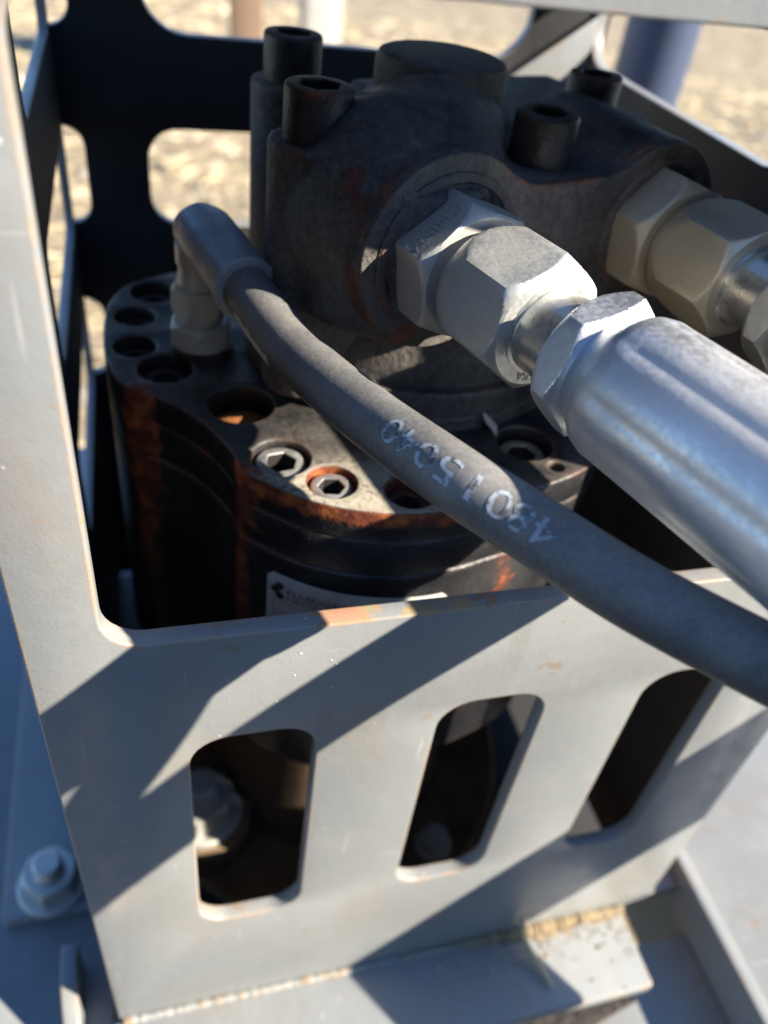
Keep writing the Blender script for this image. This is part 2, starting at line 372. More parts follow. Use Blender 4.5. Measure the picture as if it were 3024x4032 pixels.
SMALLZ = m_zinc('pale_zinc_small_fitting', (0.70, 0.68, 0.63), 0.42, 0.85, 0.08, 0.4, (0.62, 0.60, 0.55))
NECK = m_zinc('bare_steel_neck', (0.68, 0.67, 0.62), 0.26, 0.25, 0.1, 0.9, (0.42, 0.41, 0.37))
SLEEVE = m_zinc('grey_crimp_sleeve', (0.40, 0.41, 0.43), 0.48, 0.75, 0.03, 0.45, (0.26, 0.26, 0.265))
RUBBER = m_rubber('black_hose_rubber'); RUBBERC = m_rubber('clean_hose_rubber', 0.3)
def m_print():
    n = NB('faded_pale_print'); f = n.noise(75, 4, 0.7); g = n.noise(9, 3)
    k = n.mul(n.step(f, 0.36, 0.56), n.step(g, 0.2, 0.6, 0.55, 0.95))
    return n.done(n.mix(k, (0.085, 0.085, 0.087), (0.40, 0.455, 0.50)), 0.6)
PRINT = m_print()
SOCKET = m_plain('shade_dark_socket', (0.015, 0.012, 0.010), 0.9)  # near-black standing in for the shade inside the screw sockets
RUSTY = m_plain('rusty_steel', (0.30, 0.11, 0.03), 0.85, 0.0, 0.6, 30)
STEELW = m_zinc('worn_screw_steel', (0.55, 0.55, 0.54), 0.35, 0.45, 0.3)

# ------------------------------------------------------------------ setting: ground and deck
def m_ground():
    n = NB('straw_ground')
    a = n.noise(2.2, 6, 0.65); b = n.noise(14, 5, 0.7); c = n.noise(9, 4, 0.6, n.mapv((0.35, 2.2, 1)))
    col = n.mix(n.step(a, 0.35, 0.68), (0.23, 0.165, 0.095), (0.52, 0.42, 0.26))
    col = n.mix(n.step(b, 0.45, 0.7), col, (0.60, 0.51, 0.34))
    col = n.mix(n.step(c, 0.56, 0.68), col, (0.10, 0.07, 0.045))  # dark streaks painted in for shadow lines across the ground
    col = n.mix(n.mul(n.step(n.noise(1.1, 4, 0.7), 0.52, 0.62), 0.75), col, (0.19, 0.14, 0.10))
    soil = n.step(n.add(n.y, n.mul(a, 1.5)), 2.2, 3.6)                                     # straw lies only behind the frame
    col = n.mix(soil, n.mix(b, (0.035, 0.03, 0.025), (0.07, 0.06, 0.05)), col)
    n.bump(n.add(b, c), 0.12, 0.8)
    return n.done(col, 0.95)
GZ = -5.2
gr = mesh_obj('ground', [(-600, -600, GZ), (600, -600, GZ), (600, 600, GZ), (-600, 600, GZ)], [(0, 1, 2, 3)], m_ground()); gr['kind'] = 'structure'
def straw_mat():
    n = NB('dry_straw'); f = n.noise(3, 2)
    return n.done(n.mix(f, (0.34, 0.25, 0.13), (0.66, 0.56, 0.36)), 0.8)
V = []; F = []
for i in range(9000):
    d = 4+random.random()**0.7*26; a = random.uniform(-0.75, 1.25)
    x = 0.6+d*math.sin(a)*0.9; y = 1.5+d*math.cos(a); 
    if i % 6 == 0: x = random.uniform(-3, 5); y = random.uniform(2.6, 7)
    L = random.uniform(0.3, 0.9); th = random.uniform(0, 6.28) if random.random() < 0.5 else random.gauss(0.2, 0.4)
    w_ = random.uniform(0.012, 0.035); z = GZ+random.uniform(0.01, 0.16); dz = random.uniform(-0.06, 0.10)
    dx, dy = math.cos(th)*L/2, math.sin(th)*L/2; px, py = -math.sin(th)*w_, math.cos(th)*w_
    o = len(V); V += [(x-dx-px, y-dy-py, z), (x-dx+px, y-dy+py, z), (x+dx, y+dy, z+dz), (x, y, z+w_*1.5)]
    F += [(o, o+3, o+2), (o+1, o+2, o+3), (o, o+1, o+3), (o, o+2, o+1)]
st = mesh_obj('straw_litter', V, F, straw_mat()); st['kind'] = 'stuff'; st['label'] = 'dry pale straw littering the ground behind the frame'

V = []; F = []
for i in range(1400):
    d = 3+random.random()**0.8*26; a = random.uniform(-0.75, 1.25); x = 0.6+d*math.sin(a)*0.9; y = 2.2+d*math.cos(a); r = random.uniform(.05, .22)
    o = len(V); q = [random.uniform(.6, 1.25) for _ in range(6)]; th = random.uniform(0, 1.5)
    for k in range(4): V.append((x+r*q[k]*math.cos(th+k*1.5708), y+r*q[k]*math.sin(th+k*1.5708), GZ+r*.15))
    V += [(x+r*.2, y-r*.1, GZ+r*q[4]*.8), (x, y, GZ-r*.3)]
    F += [(o+k, o+(k+1) % 4, o+4) for k in range(4)]+[(o+(k+1) % 4, o+k, o+5) for k in range(4)]
cl = mesh_obj('ground_clods', V, F, m_plain('pale_dry_soil', (0.50, 0.42, 0.31), .9, 0, .5, 1.5), ang=60); cl['kind'] = 'stuff'; cl['label'] = 'pale dry clods and stones scattered on the ground behind the frame'

# ------------------------------------------------------------------ guard frame
FT = 0.043
guard = thing('guard_frame', 'grey painted steel plate guard frame around the black gearbox', 'guard frame', (0.7, 1.0, -2.97))
front = [rrect(-0.255, 1.64, -2.97, 1.1, [0.02, 0.02, 0.02, 0.12]), rrect(-0.12, 1.505, -1.18, -0.146, 0.075)]
for (a, b) in ((0.015, 0.290), (0.575, 0.845), (1.115, 1.362)): front.append(rrect(a, b, -2.39, -1.505, 0.085))
X = (1, 0, 0); Y = (0, 1, 0); Z = (0, 0, 1)
fp = plate('front_plate', front, FT, (0, 1.0+FT, 0), X, Z, (PAINT, PEDGE), guard, 0.006)   # normal X x Z = -Y
YB = 3.0
hb = [rrect(-0.255, 1.66, -2.97, 1.1, 0.01), rrect(0.051, 1.36, -0.60, -0.274, 0.14), rrect(0.047, 0.52, -1.213, -0.887, 0.10),
      rrect(-0.235, -0.163, -0.60, -0.274, [0.06, 0.005, 0.005, 0.068]), rrect(-0.235, -0.161, -1.213, -0.887, [0.068, 0.005, 0.005, 0.068]),
      rrect(-0.235, -0.161, -1.83, -1.50, [0.068, 0.005, 0.005, 0.068])]
plate('back_plate', hb, FT, (0, YB+FT, 0), X, Z, (INNER, PEDGE), guard, 0.005)  # grey plate coloured black for the shade inside the guard
plate('sunlit_patch_plate', [[(1.20, -.715), (1.588, -.438), (1.588, -1.3), (1.20, -1.3)]], .03, (0, 2.99, 0), X, Z, (PAINT, PEDGE), guard, 0.004)  # added plate in the shape of the sunlit patch on the back plate
hr = [rrect(1.03, 2.998, -2.965, 1.097, 0.01), rrect(1.80, 2.985, -0.58, -0.30, [0.02, 0.1, 0.1, 0.12]), rrect(1.3, 2.8, -2.3, -0.95, 0.1)]
plate('side_plate', hr[:2], FT, (1.592, 0, 0), Y, Z, (m_plain('tan_dust_and_painted_shade', (0.13, 0.095, 0.068), .85, 0, .6, 3), PEDGE), guard, 0.005)  # tan dust, darkened in colour for the shade inside the guard
hl = [[(1.03, -2.965), (2.998, -2.965), (2.998, 1.097), (1.03, 1.097)], rrect(2.02, 2.975, -0.60, -0.274, 0.06), rrect(2.02, 2.975, -1.213, -0.887, 0.06), rrect(2.02, 2.975, -1.83, -1.50, 0.06)]
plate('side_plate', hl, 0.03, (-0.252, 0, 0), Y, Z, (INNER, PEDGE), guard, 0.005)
plate('unseen_shade_cover', [rrect(-0.255, 1.66, 1.0, 3.05, 0.01), rrect(0.0, 1.40, 1.2, 2.55, 0.1)], 0.06, (0, 0, 1.103), X, Y, (PAINT, PEDGE), guard, 0.006)  # unseen cover that darkens the inside; its opening lets sky onto the motor
# shelf welded to the foot of the front plate, with its weld bead
plate('foot_shelf', [rrect(-0.27, 1.525, 0.725, 0.996, [0.01, 0.01, 0.01, 0.015])], 0.05, (0, 0, -3.02), X, Y, (PAINT, PEDGE), guard, 0.008)
def m_weld():
    n = NB('weld_bead_dirt'); f = n.noise(18, 5, 0.7)
    c = n.mix(n.step(n.x, 0.75, 1.0), n.mix(n.step(f, .5, .6), (0.29, 0.292, 0.28), (0.30, 0.22, 0.14)), n.mix(f, (0.20, 0.14, 0.07), (0.32, 0.25, 0.15)))
    n.bump(f, 0.02, 0.8); return n.done(c, 0.85)
pts = []; rr = []
for i in range(260):
    x = -0.24+1.74*i/259; pts.append((x, 0.992, -2.966)); rr.append(0.011+0.0014*abs(math.sin(i*.55))+random.uniform(-.0012, .0012)+(0.016*max(0, math.sin((x-0.85)*4.6))*random.uniform(.6, 1.3) if x > 0.85 else 0))
v, f, *_ = sweep(pts, rr, 10)
mesh_obj('weld_bead', v, f, m_weld(), guard, 60)

# wind-blown sand and chaff lying in the corner of the shelf
nx_, ny_ = 90, 16; V = []; F = []; rs = random.Random(3)
ph = [rs.uniform(0, 6.28) for _ in range(8)]
for i in range(nx_+1):
    for j in range(ny_+1):
        x = .80+.735*i/nx_; y = .994-.14*j/ny_
        wid = (.012+.048*max(0, math.sin((x-.95)*4.6))*(.55+.8*(mnoise.noise((x*7, 0, 1))+.3*mnoise.noise((x*25, 3, 1)))))*min(1, (x-.79)*6)
        h = .024*(1-(.994-y)/max(.003, wid))+.010*mnoise.noise((x*38, y*38, 2))+.004*mnoise.noise((x*110, y*110, 5))
        V.append((x, y, -2.969+max(-.004, min(.03, h))))
for i in range(nx_):
    for j in range(ny_):
        a = i*(ny_+1)+j; F.append((a, a+ny_+1, a+ny_+2, a+1))
def m_sand():
    n = NB('tan_sand'); f = n.noise(90, 4, .7); g = n.noise(12, 4)
    n.bump(n.add(f, g), .01, .8); return n.done(n.mix(f, n.mix(g, (.12, .085, .05), (.19, .14, .085)), (.30, .24, .155)), .95)
so = mesh_obj('sand_drift', V, F, m_sand(), guard, 60); so['kind'] = 'stuff'
V = []; F = []
for i in range(200):
    x = rs.uniform(.78, 1.52); y = .985-abs(rs.gauss(0, .075)); r = rs.uniform(.002, .0075)*(1.6 if rs.random() < .1 else 1)
    if y < .735: continue
    o = len(V); z = -2.969; t0 = rs.uniform(0, 6)
    V += [(x+r*math.cos(t0+k*2.094)*rs.uniform(.7, 1.4), y+r*math.sin(t0+k*2.094), z) for k in range(3)]+[(x, y, z+r*1.2)]
    F += [(o, o+1, o+3), (o+1, o+2, o+3), (o+2, o, o+3)]
so = mesh_obj('sand_grains', V, F, m_plain('pale_sand_grain', (.42, .37, .29), .9, 0, .35, 40), guard, 60); so['kind'] = 'stuff'

# ------------------------------------------------------------------ deck under the guard
deck = thing('machine_deck', 'grey painted steel deck plates beneath the guard frame', 'deck', (0.5, 1.5, -3.12))
plate('deck_plate', [rrect(-4.5, -0.275, 0.2, 4.2, 0.01)], 0.05, (0, 0, -3.115), X, Y, (PAINT, PEDGE), deck, 0.008)
plate('deck_plate', [rrect(-0.27, 1.855, 3.07, 4.2, 0.01)], 0.05, (0, 0, -3.115), X, Y, (PAINT, PEDGE), deck, 0.008)
plate('deck_plate', [rrect(1.675, 1.855, 1.055, 3.065, 0.01)], 0.05, (0, 0, -3.115), X, Y, (PAINT, PEDGE), deck, 0.008)
plate('inner_floor', [rrect(-0.27, 1.67, 1.055, 3.065, 0.01)], 0.05, (0, 0, -3.117), X, Y, (INNER, INNER), deck, 0.008)  # floor coloured black for the shade seen through the slots
plate('deck_pad', [rrect(-0.64, -0.26, 1.395, 3.2, 0.03)], 0.055, (0, 0, -3.064), X, Y, (PAINT, PEDGE), deck, 0.008)
plate('side_rail', [rrect(-1.5, 1.6, -3.6, -2.985, 0.01)], 0.05, (1.86, 0, 0), Y, Z, (PAINT, PEDGE), deck, 0.008)
plate('deck_plate', [rrect(1.915, 4.5, -1.5, 4.2, 0.02)], 0.05, (0, 0, -3.10), X, Y, (PAINT, PEDGE), deck, 0.006)
plate('lower_flange', [[(1.30, 0.2), (1.855, 0.2), (1.855, 0.93), (1.56, 0.93), (1.545, 0.75), (1.30, 0.70)]], 0.04, (0, 0, -3.24), X, Y, (PAINT, PEDGE), deck, 0.006)
v, f = box(-8.0, 5.0, -4.9, -4.6, -5.15, 2.6)
bevel_obj(mesh_obj('sky_block_panel', v, f, m_plain('sky_block_black', (0.02, 0.02, 0.022), .6), deck), .03)  # unseen black panel added behind the camera to block sky light
# curved weld bead on the right deck
pts = [(2.06+0.20*math.cos(R3(a)), 0.64+0.20*math.sin(R3(a)), -3.046) for a in range(-50, 55, 4)]
v, f, *_ = sweep(pts, [0.006]+[0.022]*(len(pts)-2)+[0.006], 10); mesh_obj('weld_bead', v, f, PAINT, deck, 60)
# bolt on the deck pad
def deck_bolt(name, label, c, sc=1.0, mat=None, parent=None, axis=(0, 0, 1)):
    t = thing(name, label, 'bolt', c)
    c = Vector(c); d = Vector(axis).normalized(); m = mat or ZINC
    v, f = lathe([(0, .118*sc), (.018*sc, .118*sc), (.024*sc, .112*sc)], c, d, 40); mesh_obj('washer', v, f, m, t)
    v, f = hexnut(c+d*.025*sc, d, .17*sc, .085*sc, 0.3, 0, .02*sc); mesh_obj('nut', v, f, m, t)
    pr = [(.10*sc, .05*sc)]+[(.11*sc+i*.006*sc, (.047 if i % 2 else .05)*sc) for i in range(8)]+[(.165*sc, .046*sc), (.17*sc, .04*sc)]
    v, f = lathe(pr, c, d, 32); mesh_obj('threaded_end', v, f, m, t)
    return t
deck_bolt('deck_bolt', 'zinc nut and washer on the deck left of the guard', (-0.475, 1.50, -3.008))
# bracket tab at the lower left
tab = [(-0.47, -3.06), (-0.39, -3.06), (-0.30, -3.06), (-0.30, -3.0), (-0.355, -2.985), (-0.395, -2.95), (-0.41, -2.89), (-0.47, -2.88)]
tb = thing('bracket_tab', 'upright grey bracket tab beside the lower left corner of the guard', 'bracket', (-0.42, 1.1, -3.06))
plate('tab_plate', [[(y_, z_) for y_, z_ in ((0.86, -3.06), (1.22, -3.06), (1.22, -2.86), (1.10, -2.86), (1.06, -2.90), (1.00, -2.97), (0.86, -2.99))]], 0.05, (-0.42, 0, 0), Y, Z, (PAINT, PEDGE), tb, 0.006)

# ------------------------------------------------------------------ gearbox
gb = thing('gearbox', 'black rust streaked planetary gearbox inside the grey guard', 'gearbox', (G0.x, G0.y, -2.78), q=Q)
vis = [(195, .592), (197.9, .562), (202.7, .540), (208, .524), (214.6, .522), (222.4, .539), (226.7, .561), (229.9, .589)]
out = list(vis)+[(236, .600), (245, .618), (255, .626), (265, .626), (275, .615), (284, .608), (291.7, .612), (299.6, .622), (306, .628), (311, .622), (314, .60)]
out += [(th+119.5, r) for th, r in vis[1:]]+[(th, .622) for th in (356, 366, 376, 386, 395)]+[(th+205, r) for th, r in vis]+[(440, .60), (447, .615), (454, .615), (460, .60)]+[(th+266, r) for th, r in vis[1:-1]]
out += [(496, .615), (502, .648), (509.5, .675), (519, .668), (530, .644), (539.6, .631), (547.7, .619), (552.3, .609)]
out.sort(); poly = []
def cat(pts, n=4):
    res = []; m = len(pts)
    for i in range(m):
        a, b, c, d = (Vector(pts[(i+j-1) % m]) for j in range(4))
        for k in range(n):
            t = k/n; res.append(tuple(0.5*((2*b)+(c-a)*t+(2*a-5*b+4*c-d)*t*t+(3*b-a-3*c+d)*t**3)))
    return res
poly = [gp(r, th) for th, r in out]
poly = cat(poly, 3)
def inset(pl, d): return [(G0.x+(a-G0.x)*(1-d), G0.y+(b-G0.y)*(1-d)) for a, b in pl]
BOLTS = [(0.022, 2.035, .062), (-0.030, 1.905, .050), (-0.034, 1.758, .050), (0.030, 1.655, .062),
         (0.238, 1.300, .060), (0.325, 1.212, .050), (0.473, 1.165, .050), (0.60, 1.175, .050), (0.775, 1.300, .062)]
BOLTS += [(*gp(.54, a), .050) for a in (2, 14, 26)]
holes = [circle(x, y, r) for x, y, r in BOLTS]+[circle(0.182, 1.498, 0.072), circle(0.812, 1.212, 0.017, 24)]
HD = 0.075
v1 = plate_mesh([poly]+holes, HD, 0.005); v1 = ([(G0.x*0+a, b, -1.0-HD+h) for a, b, h in v1[0]], v1[1])
v2 = plate_mesh([inset(poly, .002)], 0.165-HD, 0.002); v2 = ([(a, b, -1.17+h+0.002) for a, b, h in v2[0]], v2[1])
cov = mesh_obj('cover_flange', *merge(v1, v2), BLACKG, gb, 32)
v3 = plate_mesh([inset(poly, .003)], 0.72, 0.008); body = mesh_obj('housing', [(a, b, -1.894+h) for a, b, h in v3[0]], v3[1], BLACKG, gb, 32)
v, f = lathe([(0, .44), (.05, .42), (.80, .42), (.81, .40)], (G0.x, G0.y, -2.70), Z, 72); mesh_obj('lower_housing', v, f, m_plain('dirty_lower_housing', (0.13, 0.085, 0.05), .9, 0, .6, 6), gb)
v, f = lathe([(0, .66), (.08, .66), (.09, .65)], (G0.x, G0.y, -2.78), Z, 72); BROWN = m_plain('dirt_caked_steel', (0.17, 0.115, 0.07), .9, 0, .6, 9); mesh_obj('mounting_flange', v, f, BROWN, gb)
v, f = lathe([(0, .165), (.11, .16), (.118, .15)], (.05, 1.436, -2.69), Z, 32); mesh_obj('bolt_lug', v, f, BROWN, gb)
def socket_screw(r, h, af, depth, seg=24):
    """head with rounded rim and hexagon socket, top at z=0, verts relative to the head's top centre"""
    V = []; F = []; rings = []
    def ring(fr, z):
        i0 = len(V)
        for k in range(seg):
            t = 2*math.pi*k/seg; q = fr(t); V.append((q*math.cos(t), q*math.sin(t), z))
        rings.append(i0)
    ring(lambda t: r, -h); ring(lambda t: r, -r*0.12); ring(lambda t: r*.96, -r*0.03); ring(lambda t: r*.9, 0)
    ring(lambda t: hexr(t, af)*1.06, 0); ring(lambda t: hexr(t, af), -r*0.05); ring(lambda t: hexr(t, af), -depth); ring(lambda t: hexr(t, af)*.1, -depth-.01)
    for a, b in zip(rings, rings[1:]):
        for k in range(seg): F.append((a+k, a+(k+1) % seg, b+(k+1) % seg, b+k))
    F.append(tuple(rings[-1]+k for k in range(seg)))
    return V, F
me_cache = {}
def add_screw(name, c, r, h, af, depth, mat, parent, rot=0.0):
    key = (round(r, 4), h, mat.name)
    if key not in me_cache:
        V, F = socket_screw(r, h, af, depth); k_ = S*q_of(parent); me = bpy.data.meshes.new(name); me.from_pydata([(x*k_, y*k_, z*k_) for x, y, z in V], [], F); me.materials.append(mat); me.materials.append(SOCKET)
        bm = bmesh.new(); bm.from_mesh(me); bmesh.ops.recalc_face_normals(bm, faces=bm.faces); bm.to_mesh(me); bm.free(); finish(me, 40); me_cache[key] = me
        for p in me.polygons:
            if p.index >= 24*5: p.material_index = 1
    o = bpy.data.objects.new(name, me_cache[key]); C.objects.link(o); o.parent = parent
    o.location = (Vector(c)*q_of(parent)-base_of(parent))*S; o.rotation_euler[2] = rot
    return o
for i, (x, y, r) in enumerate(BOLTS):
    m = STEELW if i in (4, 5, 8) else BLACKS
    dz = 0.012 if i in (4, 5) else 0.03
    add_screw('socket_screw', (x, y, -1.0-dz), r*0.86, 0.045 if dz < .02 else .042, r*0.95, 0.07, m, gb, i*0.7)
# rusty screw at the bottom of the deep open hole
v, f = lathe([(0, .066), (.012, .066), (.02, .05), (.028, .03)], (0.182, 1.498, -1.074), Z, 28); mesh_obj('rusty_plug', v, f, RUSTY, gb)
# name plate wrapped on the housing front
def arc_pt(th, z, r=0.636): a = gp(r, th); return Vector((a[0], a[1], z))
LZ = -1.222/1.0
def m_label():
    n = NB('white_label'); f = n.noise(10, 5, 0.6)
    return n.done(n.mix(n.step(f, 0.4, 0.75), (0.62, 0.62, 0.60), (0.50, 0.48, 0.44)), 0.45)
INK = m_plain('dark_print_ink', (0.02, 0.025, 0.03), 0.6); LAB = m_label()
th0, th1 = 237.5, 274.0
def outr(th):                                                # housing radius at angle th
    best = None
    for a, b in poly:
        t = math.degrees(math.atan2(b-G0.y, a-G0.x)) % 360; dd = abs(t-th)
        if best is None or dd < best[0]: best = (dd, math.hypot(a-G0.x, b-G0.y))
    return best[1]*1.004
NL = 28; V = []; F = []
def lp(a, b, h=0.003):                                       # a: 0..1 along the label, b: distance below its top, h off the surface
    th = th0+(th1-th0)*a; t0 = (th-234)/6
    r = 0.600+(0.626-0.600)*math.sin(min(1, max(0, (th-236)/22))*math.pi/2) if th < 262 else 0.626-0.011*((th-262)/13)**1.6
    a_ = gp(r*1.006+h, th); return Vector((a_[0], a_[1], LZ-b-.012*a))
cr = 0.014
for i in range(NL+1):
    a = i/NL; al = a*0.38
    top = 0.0
    e = min(al, 0.38-al)
    if e < cr: top = cr-math.sqrt(max(0, cr*cr-(cr-e)**2))
    V += [lp(a, top), lp(a, 0.30), lp(a, top, 0.0005), lp(a, 0.30, 0.0005)]
for i in range(NL):
    o = i*4; F += [(o, o+1, o+5, o+4), (o+2, o+6, o+7, o+3), (o, o+4, o+6, o+2)]
lab = mesh_obj('name_plate', V, F, LAB, gb, 60); lab['label'] = 'white maker label on the black housing just above the guard edge'
LW = 0.38
def onlab(x0, y0): return lambda x, y, z: lp((x0+x)/LW, y0-y, 0.0045)
text_obj('lettering', 'FLUIDGEAR', 0.0235, (0, 0, 0), X, Z, INK, lab, fn=onlab(0.046, 0.047), font_sx=1.22)
text_obj('lettering', 'PRODUCTS', 0.0235, (0, 0, 0), X, Z, m_plain('grey_print_ink', (0.14, 0.15, 0.16), 0.6), lab, fn=onlab(0.046, 0.068), font_sx=1.26)
text_obj('lettering', 'S2', 0.024, (0, 0, 0), X, Z, INK, lab, fn=onlab(0.225, 0.062), font_sx=1.3)
def blob(cx, cy, r, n=14):
    V = [lp(cx/LW, cy, 0.0045)]+[lp((cx+r*math.cos(2*math.pi*k/n))/LW, cy+r*math.sin(2*math.pi*k/n), 0.0045) for k in range(n)]
    return V, [(0, 1+k, 1+(k+1) % n) for k in range(n)]
mesh_obj('logo', *merge(blob(.030, .030, .0105), blob(.020, .044, .0105), blob(.031, .058, .0105)), INK, lab)
def bar(x0, x1, y0, y1):
    n = 12; V = []; F = []
    for i in range(n+1):
        x = x0+(x1-x0)*i/n; V += [lp(x/LW, y0, .0045), lp(x/LW, y1, .0045)]
    for i in range(n): F.append((2*i, 2*i+1, 2*i+3, 2*i+2))
    return V, F
mesh_obj('ruled_lines', *merge(bar(.015, .20, .076, .0775), bar(.015, .0165, .076, .105), bar(.015, .20, .105, .1065), bar(.015, .20, .115, .1165), bar(.015, .0165, .115, .16)), INK, lab)

# ------------------------------------------------------------------ hydraulic motor
A1 = R3(17); U1 = Vector((math.sin(A1), -math.cos(A1), 0)); A2 = R3(13); U2 = Vector((math.sin(A2), -math.cos(A2), 0))
B1 = Vector((0.53, 1.334, -0.59)); B2 = Vector((1.035, 1.49, -0.59))
mo = thing('hydraulic_motor', 'black cast hydraulic motor standing on the gearbox', 'hydraulic motor', (0.62, 1.76, -1.0), q=Q)
MC = Vector((0.62, 1.76, 0))
# stacked turned sections under the casting
pr = [(0, .40), (.025, .40), (.03, .395), (.03, .385), (.036, .385), (.036, .40), (.085, .40), (.09, .394), (.09, .37), (.15, .365), (.20, .36)]
v, f = lathe(pr, (MC.x, MC.y, -1.0), Z, 96); mesh_obj('gear_section', v, f, BLACKM, mo)
def cyl(p, d, r, l, seg=40): return lathe([(0, r), (l, r)], p, d, seg)
def ball(c, r): 
    pr = [(-r*math.cos(math.pi*k/12), max(1e-3, r*math.sin(math.pi*k/12))) for k in range(13)]
    return lathe(pr, c, Z, 24)
def blend(p, q, r0, r1, seg=32):
    p = Vector(p); q = Vector(q); return lathe([(0, r0), ((q-p).length, r1)], p, q-p, seg)
TW = Vector((0.615, 1.75, 0))
W1 = Vector((0.316, 1.511, 0)); W2 = Vector((0.338, 1.911, 0)); W3 = Vector((0.762, 1.522, 0)); W4 = Vector((1.027, 1.859, 0))
def obox(c, d, hw, h0, h1, l0, l1):            # box along d: half width hw, z h0..h1, along l0..l1
    d = Vector(d).normalized(); s = Vector((d.y, -d.x, 0)); c = Vector(c)
    V = [Vector((c.x, c.y, 0))+d*l+s*q+Vector((0, 0, h)) for l in (l0, l1) for q in (-hw, hw) for h in (h0, h1)]
    return V, [(0, 1, 3, 2), (4, 6, 7, 5), (0, 4, 5, 1), (2, 3, 7, 6), (0, 2, 6, 4), (1, 5, 7, 3)]
prims = [cyl((MC.x, MC.y, -.84), Z, .33, .30), cyl((TW.x, TW.y, -.7), Z, .158, .265), cyl((TW.x, TW.y, -.5), Z, .128, .15),
         cyl(B1-U1*.36, U1, .185, .36), ball(B1-U1*.16+Vector((-.03, 0, .02)), .205), blend(TW+Vector((0, 0, -.50)), B1-U1*.1+Vector((0, 0, .03)), .155, .17),
         cyl(B2-U2*.36, U2, .172, .36), obox((B1+B2)/2, U1, .26, -.74, -.475, -.40, -.006), cyl((.462, 1.475, -.74), Z, .185, .27), obox((.86, 1.83), U1, .30, -.80, -.462, -.28, .095), obox((.80, 1.80), U1, .30, -.80, -.478, -.28, .25), obox((1.08, 1.80), U1, .10, -.80, -.475, -.10, .12),
         cyl((W1.x, W1.y, -.95), Z, .088, .50), cyl((W2.x, W2.y, -.95), Z, .088, .50), cyl((W4.x, W4.y, -.9), Z, .10, .42),
         blend((W1.x, W1.y, -.80), (MC.x, MC.y, -.80), .09, .2), blend((W2.x, W2.y, -.80), (MC.x, MC.y, -.80), .09, .2)]
v, f = merge(*prims)
casting = mesh_obj('casting', v, f, BLACKM, mo, 180)
def voxel(o, vs_, it=6, fac=0.5):
    r = o.modifiers.new('r', 'REMESH'); r.mode = 'VOXEL'; r.voxel_size = vs_*S*Q; r.adaptivity = 0
    s_ = o.modifiers.new('s', 'SMOOTH'); s_.iterations = it; s_.factor = fac
    dg = bpy.context.evaluated_depsgraph_get(); dg.update()
    me = bpy.data.meshes.new_from_object(o.evaluated_get(dg)); o.modifiers.clear(); old = o.data; o.data = me; bpy.data.meshes.remove(old)
    for p in me.polygons: p.use_smooth = True
voxel(casting, 0.0075, 7)
# machined port face: one flat pad around both ports, with a turned spot face at each
EA = Vector((math.cos(A1), math.sin(A1), 0)); DX = (B2-B1).dot(EA)
def arcp(cx, r, a0, a1, n=26): return [(cx+r*math.cos(R3(a0+(a1-a0)*k/n)), r*math.sin(R3(a0+(a1-a0)*k/n))) for k in range(n+1)]
pad = arcp(DX, .170, -112, 126)+[(DX-.128, .124), (DX-.165, .116), (.20, .114), (.160, .120)]+arcp(0, .183, 50, 302)
V, F = plate_mesh([pad], .016, .005)
mesh_obj('port_face', [B1-U1*.012+EA*p+Vector((0, 0, q))+U1*h for p, q, h in V], F, BLACKM, mo)
for B, r in ((B1, .152), (B2, .142)):
    v, f = lathe([(0, r), (.007, r), (.010, r-.004), (.010, r-.016), (.004, r-.019), (.004, .06)], B, U1, 64); mesh_obj('spot_face', v, f, BLACKM, mo)
# cap of the tower
v, f = lathe([(0, .125), (.004, .136), (.06, .136), (.072, .130), (.077, .118)], (TW.x, TW.y, -.425), Z, 56); mesh_obj('tower_cap', v, f, BLACKM, mo)
for (P, zt, hh) in ((W1, -.36, .10), (W2, -.36, .10), (W3, -.385, .10), (W4, -.385, .09)):
    add_screw('cap_screw', (P.x, P.y, zt), .062, hh, .066, .07, BLACKS, mo, 0.4+P.x)
    v, f = lathe([(0, .074), (.012, .074)], (P.x, P.y, zt-hh-.004), Z, 32); mesh_obj('screw_washer', v, f, BLACKS, mo)

